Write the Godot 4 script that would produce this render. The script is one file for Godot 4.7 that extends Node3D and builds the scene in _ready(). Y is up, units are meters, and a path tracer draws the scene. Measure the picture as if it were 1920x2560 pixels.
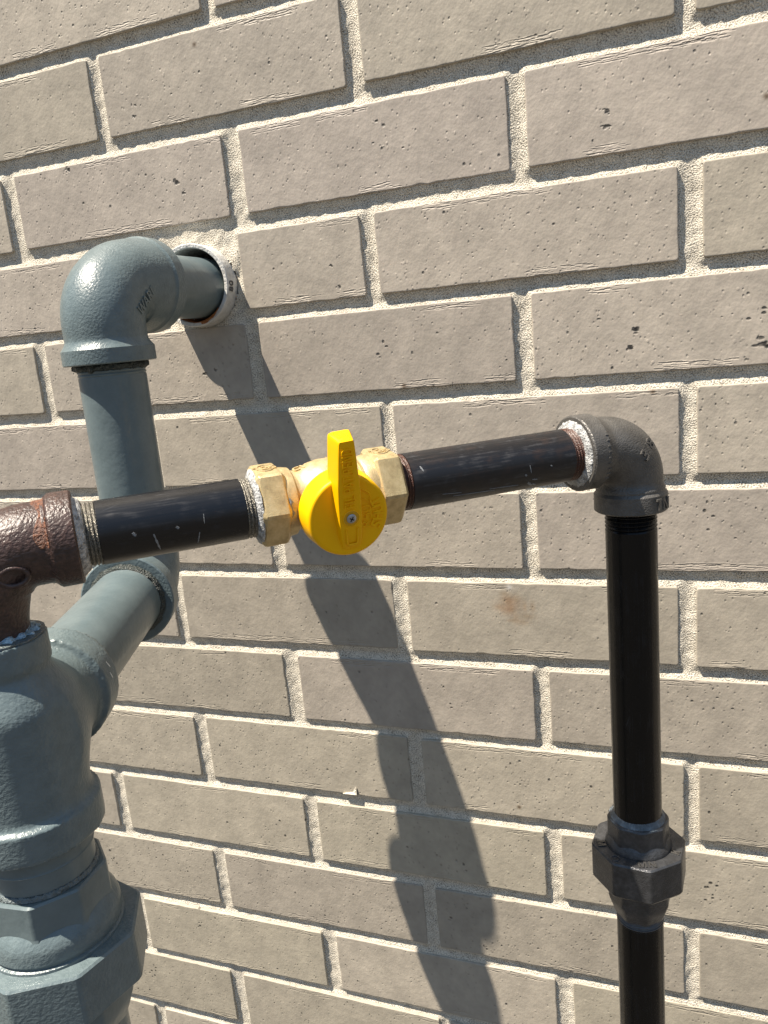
extends Node3D
# A brick wall in steep sun with gas pipework in front of it. Metres; the brick faces lie on z = 0, y = 0 is the top of the first measured course.

const GROUND := -1.45
const COURSE := 0.0677
const HALF := 0.10334
const PIPE_R := 0.0211      # inch-and-a-quarter pipe
const GAS_R := 0.01335      # three-quarter pipe
const TEE := Vector3(-0.0552, -0.4346, 0.3192)
const RISER := Vector3(-0.139, 0.0, 0.121)
const TOP_Y := -0.2415
const LOW_Y := -0.4346
const DROP := Vector3(0.1763, -0.356, 0.1165)
const RUN_FROM := Vector3(-0.2, -0.3579, 0.4466)
var run_dir := Vector3(0.7508149, 0.0036, -0.6605).normalized()
var materials := {}
var textures := {}
var wall: Node3D


# ---------------------------------------------------------------- mesh builder
class Builder:
	var p := PackedVector3Array()
	var uv := PackedVector2Array()
	var weld := PackedInt32Array()
	var f := PackedInt32Array()      # counter-clockwise seen from outside

	func add(v: Vector3, t := Vector2.ZERO, w := -1) -> int:
		p.append(v)
		uv.append(t)
		weld.append(p.size() - 1 if w < 0 else w)
		return p.size() - 1

	func tri(a: int, b: int, c: int) -> void:
		f.append(a)
		f.append(b)
		f.append(c)

	# rings that follow each other along an axis, points counter-clockwise about it
	func grid(rings: Array, closed := true, cap_start := false, cap_end := false, us := 1.0) -> void:
		var n: int = rings[0].size()
		var first := p.size()
		var columns := n + 1 if closed else n
		var along := 0.0
		for i in rings.size():
			if i > 0:
				var step := 0.0
				for j in range(0, n, maxi(1, n / 6)):
					step = maxf(step, rings[i][j].distance_to(rings[i - 1][j]))
				along += step
			for j in columns:
				var w := first + i * columns + (j % n)
				add(rings[i][j % n], Vector2(us * j / float(n), along), w)
		for i in rings.size() - 1:
			for j in columns - 1:
				var a := first + i * columns + j
				tri(a, a + 1, a + columns + 1)
				tri(a, a + columns + 1, a + columns)
		for k in 2:
			if not (cap_start if k == 0 else cap_end):
				continue
			var ring: PackedVector3Array = rings[0] if k == 0 else rings[-1]
			var mid := Vector3.ZERO
			for v in ring:
				mid += v
			mid /= n
			var c := add(mid, Vector2(0.5, 0.0))
			var base := first if k == 0 else first + (rings.size() - 1) * columns
			for j in n:
				var a := base + j
				var b := base + (j + 1) % n
				if k == 0:
					tri(c, b, a)
				else:
					tri(c, a, b)

	func build(crease := 38.0) -> ArrayMesh:
		var limit := cos(deg_to_rad(crease))
		var count := f.size() / 3
		var fn := PackedVector3Array()
		fn.resize(count)
		var lists := {}
		for t in count:
			var a := p[f[t * 3]]
			fn[t] = (p[f[t * 3 + 1]] - a).cross(p[f[t * 3 + 2]] - a)
		var heads := PackedInt32Array()
		heads.resize(p.size())
		heads.fill(-1)
		var nexts := PackedInt32Array()
		nexts.resize(f.size())
		for c in f.size():
			var w := weld[f[c]]
			nexts[c] = heads[w]
			heads[w] = c
		var unit := PackedVector3Array()
		unit.resize(count)
		for t in count:
			unit[t] = fn[t].normalized()
		var verts := PackedVector3Array()
		var norms := PackedVector3Array()
		var uvs := PackedVector2Array()
		verts.resize(f.size())
		norms.resize(f.size())
		uvs.resize(f.size())
		for t in count:
			for k in 3:
				var c := t * 3 + k
				var mine := unit[t]
				var sum := Vector3.ZERO
				var other := heads[weld[f[c]]]
				while other >= 0:
					var ot := other / 3
					if unit[ot].dot(mine) > limit:
						sum += fn[ot]
					other = nexts[other]
				var to := t * 3 + (0 if k == 0 else 3 - k)
				verts[to] = p[f[c]]
				norms[to] = sum.normalized() if sum.length_squared() > 1e-24 else mine
				uvs[to] = uv[f[c]]
		var arrays := []
		arrays.resize(Mesh.ARRAY_MAX)
		arrays[Mesh.ARRAY_VERTEX] = verts
		arrays[Mesh.ARRAY_NORMAL] = norms
		arrays[Mesh.ARRAY_TEX_UV] = uvs
		var m := ArrayMesh.new()
		m.add_surface_from_arrays(Mesh.PRIMITIVE_TRIANGLES, arrays)
		return m


func across(axis: Vector3) -> Array:
	var ref := Vector3.UP if absf(axis.y) < 0.9 else Vector3.BACK
	var e1 := ref.cross(axis).normalized()
	return [e1, axis.cross(e1)]


func ring_at(c: Vector3, e1: Vector3, e2: Vector3, r: float, seg: int) -> PackedVector3Array:
	var o := PackedVector3Array()
	for j in seg:
		var a := TAU * j / seg
		o.append(c + r * (cos(a) * e1 + sin(a) * e2))
	return o


# profile points are (radius, distance along the axis)
func lathe(b: Builder, from: Vector3, axis: Vector3, profile: Array, seg := 64, wobble := 0.0, lump := 40.0, cap0 := true, cap1 := true) -> void:
	var e := across(axis)
	var noise := FastNoiseLite.new()
	noise.seed = 11
	noise.frequency = 1.0
	var rings := []
	for q in profile:
		var c: Vector3 = from + axis * q.y
		if wobble == 0.0:
			rings.append(ring_at(c, e[0], e[1], q.x, seg))
		else:
			var o := PackedVector3Array()
			for j in seg:
				var a := TAU * j / seg
				var d: Vector3 = cos(a) * e[0] + sin(a) * e[1]
				var at: Vector3 = (c + d * q.x) * lump * 10.0
				o.append(c + d * (q.x + wobble * noise.get_noise_3dv(at)) + axis * wobble * 0.6 * noise.get_noise_3dv(at + Vector3(31, 7, 5)))
			rings.append(o)
	b.grid(rings, true, cap0, cap1, 1.0)


# a faceted ring with chamfered corners; every profile point is (corner radius, distance)
func prism(b: Builder, from: Vector3, axis: Vector3, e1: Vector3, sides: int, phase: float, profile: Array, chamfer := 0.0007, cap0 := true, cap1 := true) -> void:
	var e2 := axis.cross(e1)
	var rings := []
	for q in profile:
		var corners := PackedVector3Array()
		for j in sides:
			var a := phase + TAU * j / sides
			corners.append(from + axis * q.y + q.x * (cos(a) * e1 + sin(a) * e2))
		var o := PackedVector3Array()
		for j in sides:
			var here := corners[j]
			o.append(here + (corners[(j + sides - 1) % sides] - here).normalized() * chamfer)
			o.append(here + (corners[(j + 1) % sides] - here).normalized() * chamfer)
		rings.append(o)
	b.grid(rings, true, cap0, cap1)


# an elbow: from the end of one arm along d1 to the centre, then out along d2; profile gives the radius at a fraction of the whole way
func elbow(b: Builder, centre: Vector3, d1: Vector3, d2: Vector3, arm1: float, arm2: float, bend: float, stations: Array, seg := 56) -> void:
	var side := d1.cross(d2).normalized()
	var straight1 := arm1 - bend
	var straight2 := arm2 - bend
	var turn := bend * PI / 2
	var pivot := centre - d1 * bend + d2 * bend
	var rings := []
	for st in stations:
		var s: float = st.y
		var c: Vector3
		var dir: Vector3
		if s < straight1:
			c = centre - d1 * (arm1 - s)
			dir = d1
		elif s < straight1 + turn:
			var a := (s - straight1) / bend
			c = pivot - d2 * bend * cos(a) + d1 * bend * sin(a)
			dir = d1 * cos(a) + d2 * sin(a)
		else:
			c = centre + d2 * (bend + s - straight1 - turn)
			dir = d2
		var e1 := side
		rings.append(ring_at(c, e1, dir.cross(e1), st.x, seg))
	b.grid(rings, true, true, true)


func elbow_stations(arm1: float, arm2: float, bend: float, body: float, collar1: float, wide1: float, collar2: float, wide2: float, hole: float, bulge := 0.0) -> Array:
	var whole := arm1 + arm2 - 2.0 * bend + bend * PI / 2
	var o := [Vector2(hole, 0.0), Vector2(collar1 - 0.0008, 0.0), Vector2(collar1, 0.0007), Vector2(collar1, wide1 - 0.0015), Vector2(collar1 - 0.0012, wide1)]
	o.append(Vector2(body + 0.0012, wide1 + 0.0014))
	o.append(Vector2(body + 0.0003, wide1 + 0.003))
	var a := wide1 + 0.0045
	var z := whole - wide2 - 0.0045
	for i in 25:
		var t := i / 24.0
		o.append(Vector2(body + bulge * sin(t * PI), lerpf(a, z, t)))
	o.append(Vector2(body + 0.0003, whole - wide2 - 0.003))
	o.append(Vector2(body + 0.0012, whole - wide2 - 0.0014))
	o.append_array([Vector2(collar2 - 0.0012, whole - wide2), Vector2(collar2, whole - wide2 + 0.0015), Vector2(collar2, whole - 0.0007), Vector2(collar2 - 0.0008, whole), Vector2(hole, whole)])
	return o


func threads(r: float, from: float, count: int, pitch := 0.0018, depth := 0.0008) -> Array:
	var o := []
	for i in count:
		o.append(Vector2(r - depth, from + pitch * (i + 0.0)))
		o.append(Vector2(r - depth * 0.1, from + pitch * (i + 0.42)))
		o.append(Vector2(r - depth * 0.1, from + pitch * (i + 0.58)))
	o.append(Vector2(r - depth, from + pitch * count))
	return o


# surface nets over a signed distance
func nets(b: Builder, sdf: Callable, lo: Vector3, hi: Vector3, cell: float) -> void:
	var nx := int((hi.x - lo.x) / cell) + 2
	var ny := int((hi.y - lo.y) / cell) + 2
	var nz := int((hi.z - lo.z) / cell) + 2
	var d := PackedFloat32Array()
	d.resize(nx * ny * nz)
	for z in nz:
		for y in ny:
			for x in nx:
				d[x + nx * (y + ny * z)] = sdf.call(lo + Vector3(x, y, z) * cell)
	var ids := PackedInt32Array()
	ids.resize(nx * ny * nz)
	ids.fill(-1)
	var corners := [0, 1, nx, nx + 1, nx * ny, nx * ny + 1, nx * ny + nx, nx * ny + nx + 1]
	var spots := [Vector3(0, 0, 0), Vector3(1, 0, 0), Vector3(0, 1, 0), Vector3(1, 1, 0), Vector3(0, 0, 1), Vector3(1, 0, 1), Vector3(0, 1, 1), Vector3(1, 1, 1)]
	var edges := [[0, 1], [2, 3], [4, 5], [6, 7], [0, 2], [1, 3], [4, 6], [5, 7], [0, 4], [1, 5], [2, 6], [3, 7]]
	for z in nz - 1:
		for y in ny - 1:
			for x in nx - 1:
				var at := x + nx * (y + ny * z)
				var inside := 0
				for k in 8:
					if d[at + corners[k]] < 0.0:
						inside += 1
				if inside == 0 or inside == 8:
					continue
				var sum := Vector3.ZERO
				var n := 0
				for e in edges:
					var va := d[at + corners[e[0]]]
					var vb := d[at + corners[e[1]]]
					if (va < 0.0) != (vb < 0.0):
						sum += spots[e[0]].lerp(spots[e[1]], va / (va - vb))
						n += 1
				var q := lo + (Vector3(x, y, z) + sum / n) * cell
				ids[at] = b.add(q, Vector2(q.x, q.y))
	for z in range(1, nz - 1):
		for y in range(1, ny - 1):
			for x in range(1, nx - 1):
				var at := x + nx * (y + ny * z)
				for axis in 3:
					var to: int = at + [1, nx, nx * ny][axis]
					if (d[at] < 0.0) == (d[to] < 0.0):
						continue
					var u: int = [nx, nx * ny, 1][axis]
					var v: int = [nx * ny, 1, nx][axis]
					var q := [ids[at - u - v], ids[at - v], ids[at], ids[at - u]]
					if q.min() < 0:
						continue
					if d[at] < 0.0:
						b.tri(q[0], q[1], q[2])
						b.tri(q[0], q[2], q[3])
					else:
						b.tri(q[0], q[2], q[1])
						b.tri(q[0], q[3], q[2])


# ---------------------------------------------------------------- nodes
func thing(called: String, label: String, category: String, at: Vector3) -> Node3D:
	var o := Node3D.new()
	o.name = called
	o.position = at
	add_child(o, true)
	o.set_meta("label", label)
	o.set_meta("category", category)
	return o


# a part whose mesh is given in the world's axes; origin = where its thing stands
func part(called: String, mesh: Mesh, m: Material, parent: Node3D, origin := Vector3.ZERO, label := "") -> MeshInstance3D:
	var o := MeshInstance3D.new()
	o.name = called
	o.mesh = mesh
	o.material_override = m
	o.position = -origin
	parent.add_child(o, true)
	if label:
		o.set_meta("label", label)
	return o


func made(b: Builder, crease := 38.0) -> ArrayMesh:
	return b.build(crease)


# ---------------------------------------------------------------- textures
func tile(size: int, frequency: float, octaves: int, seed_: int, gain := 0.55, kind := FastNoiseLite.TYPE_SIMPLEX_SMOOTH) -> Image:
	var n := FastNoiseLite.new()
	n.noise_type = kind
	n.seed = seed_
	n.frequency = frequency
	n.fractal_type = FastNoiseLite.FRACTAL_FBM
	n.fractal_octaves = octaves
	n.fractal_gain = gain
	return n.get_seamless_image(size, size, false, false, 0.12, true)


func toned(grey: Image, stops: Array, second: Image = null, share := 0.0) -> ImageTexture:
	var g := grey.get_data()
	var h := second.get_data() if second else PackedByteArray()
	var g_ramp := Gradient.new()
	g_ramp.offsets = PackedFloat32Array(stops.map(func(s): return s[0]))
	g_ramp.colors = PackedColorArray(stops.map(func(s): return s[1]))
	var table := PackedByteArray()
	for i in 256:
		var c := g_ramp.sample(i / 255.0)
		table.append_array([int(c.r * 255), int(c.g * 255), int(c.b * 255)])
	var out := PackedByteArray()
	out.resize(g.size() * 3)
	for i in g.size():
		var v := g[i]
		if second:
			v = clampi(int(v * (1.0 - share) + h[i] * share), 0, 255)
		out[i * 3] = table[v * 3]
		out[i * 3 + 1] = table[v * 3 + 1]
		out[i * 3 + 2] = table[v * 3 + 2]
	return ImageTexture.create_from_image(Image.create_from_data(grey.get_width(), grey.get_height(), false, Image.FORMAT_RGB8, out))


func tri_material(albedo: Texture2D, bump: Texture2D, size: float, relief: float, rough: float, metal := 0.0, spec := 0.5) -> StandardMaterial3D:
	var m := StandardMaterial3D.new()
	m.albedo_texture = albedo
	m.uv1_triplanar = true
	m.uv1_triplanar_sharpness = 6.0
	m.uv1_scale = Vector3.ONE / size
	m.roughness = rough
	m.metallic = metal
	m.metallic_specular = spec
	if bump:
		m.heightmap_enabled = true
		m.heightmap_texture = bump
		m.heightmap_scale = relief * 100.0
	return m


func plain(c: Color, rough: float, metal := 0.0) -> StandardMaterial3D:
	var m := StandardMaterial3D.new()
	m.albedo_color = c
	m.roughness = rough
	m.metallic = metal
	return m


func s(r: int, g: int, b: int) -> Color:
	return Color8(r, g, b)


func make_materials() -> void:
	var sand := tile(512, 0.085, 3, 3, 0.6)
	var sand2 := tile(512, 0.012, 3, 4)
	var lumps := tile(512, 0.03, 4, 5)
	var broad := tile(512, 0.008, 4, 6, 0.6)
	var fine := tile(512, 0.1, 2, 8)
	var sand_t := ImageTexture.create_from_image(sand)
	var lumps_t := ImageTexture.create_from_image(lumps)
	var fine_t := ImageTexture.create_from_image(fine)
	# mortar: pale sharp sand, a few dark grains
	var mt := toned(sand, [[0.0, s(70, 66, 60)], [0.22, s(112, 106, 96)], [0.36, s(176, 169, 155)], [0.55, s(206, 199, 184)], [0.75, s(226, 220, 206)], [0.9, s(234, 229, 216)], [1.0, s(208, 188, 154)]], sand2, 0.2)
	materials.mortar = tri_material(mt, sand_t, 0.06, 0.0006, 0.95, 0.0, 0.3)
	# grey enamel over cast iron and over pipe
	var gt := toned(broad, [[0.0, s(86, 99, 102)], [0.5, s(97, 110, 113)], [1.0, s(107, 120, 122)]], fine, 0.2)
	materials.grey_cast = tri_material(gt, lumps_t, 0.034, 0.00021, 0.33)
	materials.grey_pipe = tri_material(gt, lumps_t, 0.12, 0.00012, 0.3)
	var gd := toned(broad, [[0.0, s(60, 64, 60)], [0.45, s(92, 101, 102)], [0.7, s(108, 118, 121)], [1.0, s(116, 126, 130)]], lumps, 0.4)
	materials.grey_worn = tri_material(gd, lumps_t, 0.03, 0.0012, 0.42)
	materials.goo = tri_material(toned(lumps, [[0.0, s(28, 30, 26)], [0.5, s(58, 64, 60)], [1.0, s(92, 101, 100)]]), lumps_t, 0.02, 0.0012, 0.4)
	# black lacquered pipe
	var bl := toned(lumps, [[0.0, s(12, 12, 13)], [0.5, s(16, 16, 18)], [0.8, s(22, 22, 25)], [0.93, s(38, 38, 40)], [1.0, s(70, 70, 72)]], fine, 0.25)
	materials.black = tri_material(bl, fine_t, 0.09, 0.00008, 0.24, 0.0, 0.34)
	materials.nipple = pipe_finish(31, [13, 14, 18], [44, 46, 52], 0.7, 0.0, 0.08, 0.3, 0.5)
	materials.scuffed = pipe_finish(52, [24, 24, 27], [78, 78, 80], 1.0, 0.2, 0.1, 0.38, 0.5)
	materials.drop = pipe_finish(73, [12, 12, 13], [36, 36, 40], 0.8, 0.0, 0.16, 0.22, 0.36)
	materials.black_worn = tri_material(toned(lumps, [[0.0, s(58, 42, 34)], [0.3, s(36, 33, 33)], [0.6, s(28, 28, 31)], [0.85, s(56, 54, 54)], [1.0, s(110, 108, 106)]], broad, 0.45), lumps_t, 0.05, 0.0003, 0.4)
	materials.iron = tri_material(toned(lumps, [[0.0, s(70, 68, 65)], [0.5, s(90, 88, 85)], [1.0, s(108, 106, 102)]], broad, 0.7), fine_t, 0.06, 0.00025, 0.4, 0.3)
	materials.iron_dark = tri_material(toned(lumps, [[0.0, s(54, 54, 55)], [0.5, s(72, 73, 75)], [1.0, s(100, 101, 104)]], broad, 0.6), fine_t, 0.05, 0.0002, 0.32, 0.5)
	# rust
	materials.rust = tri_material(toned(lumps, [[0.0, s(36, 27, 24)], [0.45, s(60, 45, 41)], [0.7, s(76, 57, 51)], [1.0, s(104, 78, 66)]], broad, 0.4), lumps_t, 0.03, 0.00034, 0.4, 0.0, 0.5)
	materials.orange_rust = tri_material(toned(lumps, [[0.0, s(60, 42, 36)], [0.4, s(84, 54, 42)], [0.65, s(120, 74, 48)], [1.0, s(142, 94, 64)]], broad, 0.4), lumps_t, 0.024, 0.0008, 0.6)
	materials.rust_wash = tri_material(toned(lumps, [[0.0, s(108, 66, 34)], [0.5, s(164, 100, 50)], [1.0, s(196, 148, 96)]], broad, 0.3), lumps_t, 0.03, 0.0003, 0.6)
	materials.thread_rust = tri_material(toned(lumps, [[0.0, s(38, 24, 20)], [0.5, s(66, 40, 31)], [0.8, s(104, 60, 40)], [1.0, s(150, 86, 52)]], fine, 0.4), lumps_t, 0.016, 0.0003, 0.36)
	materials.thread_bright = tri_material(toned(lumps, [[0.0, s(46, 44, 40)], [0.45, s(110, 106, 98)], [0.8, s(190, 186, 172)], [1.0, s(240, 238, 228)]], fine, 0.4), lumps_t, 0.016, 0.0006, 0.35, 0.6)
	materials.dope = tri_material(toned(lumps, [[0.0, s(70, 71, 72)], [0.35, s(126, 127, 127)], [0.6, s(186, 187, 186)], [1.0, s(220, 221, 220)]], broad, 0.65), lumps_t, 0.02, 0.0006, 0.55)
	materials.dope_blue = tri_material(toned(broad, [[0.0, s(48, 54, 58)], [0.5, s(84, 94, 101)], [1.0, s(150, 160, 168)]], lumps, 0.3), lumps_t, 0.02, 0.0002, 0.35)
	materials.dope_bead = tri_material(toned(lumps, [[0.0, s(120, 150, 170)], [0.5, s(170, 200, 218)], [1.0, s(224, 236, 240)]]), lumps_t, 0.02, 0.0012, 0.4)
	# cast brass
	materials.brass = tri_material(toned(lumps, [[0.0, s(156, 136, 100)], [0.5, s(194, 174, 130)], [1.0, s(216, 198, 156)]], broad, 0.75), fine_t, 0.03, 0.0001, 0.44, 0.55)
	# plastics
	materials.yellow = plain(s(246, 184, 0), 0.45)
	materials.yellow.metallic_specular = 0.32
	materials.pvc = tri_material(toned(broad, [[0.0, s(150, 147, 138)], [0.3, s(188, 186, 180)], [0.6, s(206, 205, 201)], [1.0, s(216, 216, 213)]], lumps, 0.3), lumps_t, 0.04, 0.0004, 0.42)
	materials.ink = plain(s(74, 74, 76), 0.7)
	materials.screw = plain(s(170, 176, 184), 0.3, 0.9)
	materials.slot_shade = plain(s(30, 31, 34), 0.5, 0.5)  # dark paint for the shade in the screw slots, laid on as bars
	materials.chip = plain(s(122, 126, 130), 0.6)
	materials.hole_shade = plain(s(22, 20, 18), 0.9)  # near-black paint for the shade deep inside the sleeve
	materials.white_chip = plain(s(232, 230, 222), 0.6)
	# ground
	materials.ground = tri_material(toned(lumps, [[0.0, s(44, 42, 39)], [0.5, s(66, 63, 58)], [1.0, s(92, 88, 82)]], sand, 0.5), lumps_t, 0.9, 0.01, 0.95)


# every brick face in view has a cell of its own, 4 across and 16 down
const CELLS := 64
var brick_marks := {}       # cell -> list of [x, y in mm from the face's lower left corner, kind, size]

func brick_material() -> StandardMaterial3D:
	var W := 2048
	var n := FastNoiseLite.new()
	n.noise_type = FastNoiseLite.TYPE_SIMPLEX_SMOOTH
	n.seed = 21
	n.frequency = 0.045
	n.fractal_octaves = 4
	n.fractal_gain = 0.75
	n.fractal_lacunarity = 2.1
	var h := n.get_image(W, W, false, false, true).get_data()
	for i in h.size():
		h[i] = 110 + (h[i] >> 2)
	n.seed = 77
	n.frequency = 0.02
	n.fractal_octaves = 4
	var tone := n.get_image(W / 2, W / 2, false, false, true).get_data()
	var rng := RandomNumberGenerator.new()
	rng.seed = 5
	var a := PackedByteArray()
	var C := W / 2
	a.resize(C * C * 3)
	var bases := PackedFloat32Array()
	for c in CELLS:
		var warm := clampf(0.75 - 0.5 * c / float(CELLS) + rng.randfn(0, 0.25), 0.0, 1.0)
		var lum := rng.randf_range(0.965, 1.035)
		bases.append_array([lerpf(160.5, 163.5, warm) * lum, lerpf(153, 154.5, warm) * lum, lerpf(136, 142.5, warm) * lum])
	for y in C:
		var cy := y / 64
		for x in C:
			var i := y * C + x
			var c := (cy * 4 + x / 256) * 3
			var v := 0.91 + tone[i] * 0.0007
			a[i * 3] = int(bases[c] * v)
			a[i * 3 + 1] = int(bases[c + 1] * v)
			a[i * 3 + 2] = int(bases[c + 2] * (v + 0.01))
	# scale the relief down to leave room for pits
	for c in CELLS:
		var ox := (c % 4) * 512
		var oy := (c / 4) * 128
		var density := rng.randf_range(0.25, 1.15)
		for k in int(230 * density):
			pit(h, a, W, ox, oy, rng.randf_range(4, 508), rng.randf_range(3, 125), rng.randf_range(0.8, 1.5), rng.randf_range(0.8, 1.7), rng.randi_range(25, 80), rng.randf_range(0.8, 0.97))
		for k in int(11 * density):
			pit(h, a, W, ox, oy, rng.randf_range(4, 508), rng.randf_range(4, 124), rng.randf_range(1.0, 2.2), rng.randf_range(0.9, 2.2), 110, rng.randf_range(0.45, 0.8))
		for k in int(60 * density):      # small crumbs standing proud
			pit(h, a, W, ox, oy, rng.randf_range(4, 508), rng.randf_range(4, 124), rng.randf_range(1.0, 2.2), rng.randf_range(1.0, 2.2), -rng.randi_range(15, 45), 1.02)
		# drag marks of the clay along the long edges
		for k in rng.randi_range(3, 7):
			var low := rng.randf() < 0.5
			var px := rng.randf_range(20, 420)
			var wide := rng.randf_range(40, 130)
			for q in int(wide * 0.5):
				var yy := rng.randf_range(2, 14)
				drag(h, W, ox, oy, px + rng.randf() * wide, yy if low else 127 - yy, rng.randf_range(5, 20), rng.randi_range(30, 70))
		if rng.randf() < 0.4:            # a cluster of torn holes, their inner shade painted dark
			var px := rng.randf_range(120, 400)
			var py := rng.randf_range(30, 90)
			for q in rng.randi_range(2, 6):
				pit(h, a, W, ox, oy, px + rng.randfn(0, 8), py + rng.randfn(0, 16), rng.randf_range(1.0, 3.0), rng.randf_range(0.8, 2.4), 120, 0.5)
		for mark in brick_marks.get(c, []):
			var mx: float = mark[0] / 0.39
			var my: float = mark[1] / 0.469
			match mark[2]:
				"hole":  # torn hole: bump plus painted dark shade
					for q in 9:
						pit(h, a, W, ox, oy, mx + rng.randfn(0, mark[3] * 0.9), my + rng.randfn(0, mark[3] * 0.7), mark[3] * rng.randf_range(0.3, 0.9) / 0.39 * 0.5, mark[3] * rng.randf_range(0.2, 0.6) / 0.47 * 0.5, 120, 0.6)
				"rust":
					stain(a, C, ox / 2, oy / 2, mx / 2, my / 2, 13.0, 7.0, [0.96, 0.90, 0.86])
					for q in 13:
						var away := rng.randf_range(0.0, 1.0)
						stain(a, C, ox / 2, oy / 2, mx / 2 + rng.randfn(0, 9) + q * 0.6, my / 2 + rng.randfn(0, 5) + q * 0.5, rng.randf_range(2, 8), rng.randf_range(1.5, 5), [0.965 - 0.015 * away, 0.915, 0.875])
				"white":
					stain(a, C, ox / 2, oy / 2, mx / 2, my / 2, mark[3] / 0.78, mark[3] / 0.94, [1.22, 1.26, 1.34])
				"brown":
					stain(a, C, ox / 2, oy / 2, mx / 2, my / 2, mark[3] / 0.78, mark[3] / 0.94, [0.5, 0.43, 0.36])
	var m := StandardMaterial3D.new()
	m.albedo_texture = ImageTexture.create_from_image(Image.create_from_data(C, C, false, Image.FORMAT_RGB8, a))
	m.heightmap_enabled = true
	m.heightmap_texture = ImageTexture.create_from_image(Image.create_from_data(W, W, false, Image.FORMAT_L8, h))
	m.heightmap_scale = 0.085
	m.roughness = 0.62
	m.metallic_specular = 0.5
	return m


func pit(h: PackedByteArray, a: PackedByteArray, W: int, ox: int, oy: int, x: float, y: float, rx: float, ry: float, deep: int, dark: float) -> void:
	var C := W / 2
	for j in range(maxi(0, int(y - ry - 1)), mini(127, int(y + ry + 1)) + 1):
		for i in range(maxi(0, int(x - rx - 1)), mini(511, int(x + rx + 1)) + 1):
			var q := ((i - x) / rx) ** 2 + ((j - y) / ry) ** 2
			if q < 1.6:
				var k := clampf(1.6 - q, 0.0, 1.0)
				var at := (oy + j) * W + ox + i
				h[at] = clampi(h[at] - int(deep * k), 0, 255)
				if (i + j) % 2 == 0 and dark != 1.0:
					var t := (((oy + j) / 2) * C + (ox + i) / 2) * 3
					var d := lerpf(1.0, dark, k * 0.6)  # shade inside the pit painted into the albedo; the bump casts no shadow
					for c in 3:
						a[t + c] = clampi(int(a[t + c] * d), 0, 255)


func drag(h: PackedByteArray, W: int, ox: int, oy: int, x: float, y: float, length: float, deep: int) -> void:
	var j := clampi(int(y), 1, 126)
	for i in range(int(x), mini(511, int(x + length))):
		var at := (oy + j) * W + ox + i
		h[at] = clampi(h[at] - deep, 0, 255)
		h[at - W] = clampi(h[at - W] + deep / 2, 0, 255)


func stain(a: PackedByteArray, C: int, ox: int, oy: int, x: float, y: float, rx: float, ry: float, mul: Array) -> void:
	for j in range(maxi(0, int(y - ry * 2)), mini(63, int(y + ry * 2)) + 1):
		for i in range(maxi(0, int(x - rx * 2)), mini(255, int(x + rx * 2)) + 1):
			var k := exp(-(((i - x) / rx) ** 2 + ((j - y) / ry) ** 2) * 1.4)
			var t := ((oy + j) * C + ox + i) * 3
			for c in 3:
				a[t + c] = clampi(int(a[t + c] * lerpf(1.0, mul[c], k)), 0, 255)


# lacquered pipe, its marks drawn out along the pipe; u goes round, v along, in metres over `span`
func pipe_finish(seed_: int, dark: Array, rub: Array, amount: float, rust: float, span: float, rough: float, spec: float) -> StandardMaterial3D:
	var size := 512
	var n := FastNoiseLite.new()
	n.seed = seed_
	n.frequency = 0.05
	n.fractal_octaves = 3
	var m2 := FastNoiseLite.new()
	m2.seed = seed_ + 1
	m2.frequency = 0.02
	m2.fractal_octaves = 4
	var out := PackedByteArray()
	var gloss := PackedByteArray()
	out.resize(size * size * 3)
	gloss.resize(size * size)
	for y in size:
		for x in size:
			var ring_x := cos(TAU * x / size) * 82.0
			var ring_y := sin(TAU * x / size) * 82.0
			var streak := n.get_noise_3d(ring_x * 2.2, ring_y * 2.2, y * 0.12)
			var blot := m2.get_noise_3d(ring_x, ring_y, y)
			var k := clampf((streak * 0.7 + blot * 0.8 - 0.1) * amount, 0.0, 1.0)
			var red := clampf((blot * -1.0 + streak * 0.5 - 0.05) * rust * 3.0, 0.0, 1.0)
			var at := (y * size + x) * 3
			for c in 3:
				var v: float = lerpf(dark[c], rub[c], k)
				out[at + c] = int(lerpf(v, [64.0, 42.0, 33.0][c], red))
			gloss[y * size + x] = clampi(int(255.0 * (rough + 0.25 * k + 0.3 * red + 0.06 * streak)), 0, 255)
	var rng := RandomNumberGenerator.new()
	rng.seed = seed_
	for q in int(26 * amount):
		var x := rng.randi() % size
		var y := rng.randi() % size
		var long := rng.randi_range(6, 60)
		var steep := rng.randfn(0, 0.4)
		var pale := rng.randf_range(0.15, 0.5)
		for i in long:
			var xx := posmod(x + int(i * steep), size)
			var yy := posmod(y + i, size)
			var at := (yy * size + xx) * 3
			for c in 3:
				out[at + c] = int(lerpf(out[at + c], 150.0 + c * 4.0, pale * sin(PI * i / long)))
	var mat := StandardMaterial3D.new()
	mat.albedo_texture = ImageTexture.create_from_image(Image.create_from_data(size, size, false, Image.FORMAT_RGB8, out))
	mat.roughness = 1.0
	mat.roughness_texture = ImageTexture.create_from_image(Image.create_from_data(size, size, false, Image.FORMAT_L8, gloss))
	mat.metallic_specular = spec
	mat.uv1_scale = Vector3(1.0, 1.0 / span, 1.0)
	return mat


# ---------------------------------------------------------------- the wall
var courses := {}    # course -> [top, bottom, [[left, right] of each brick]]

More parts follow.
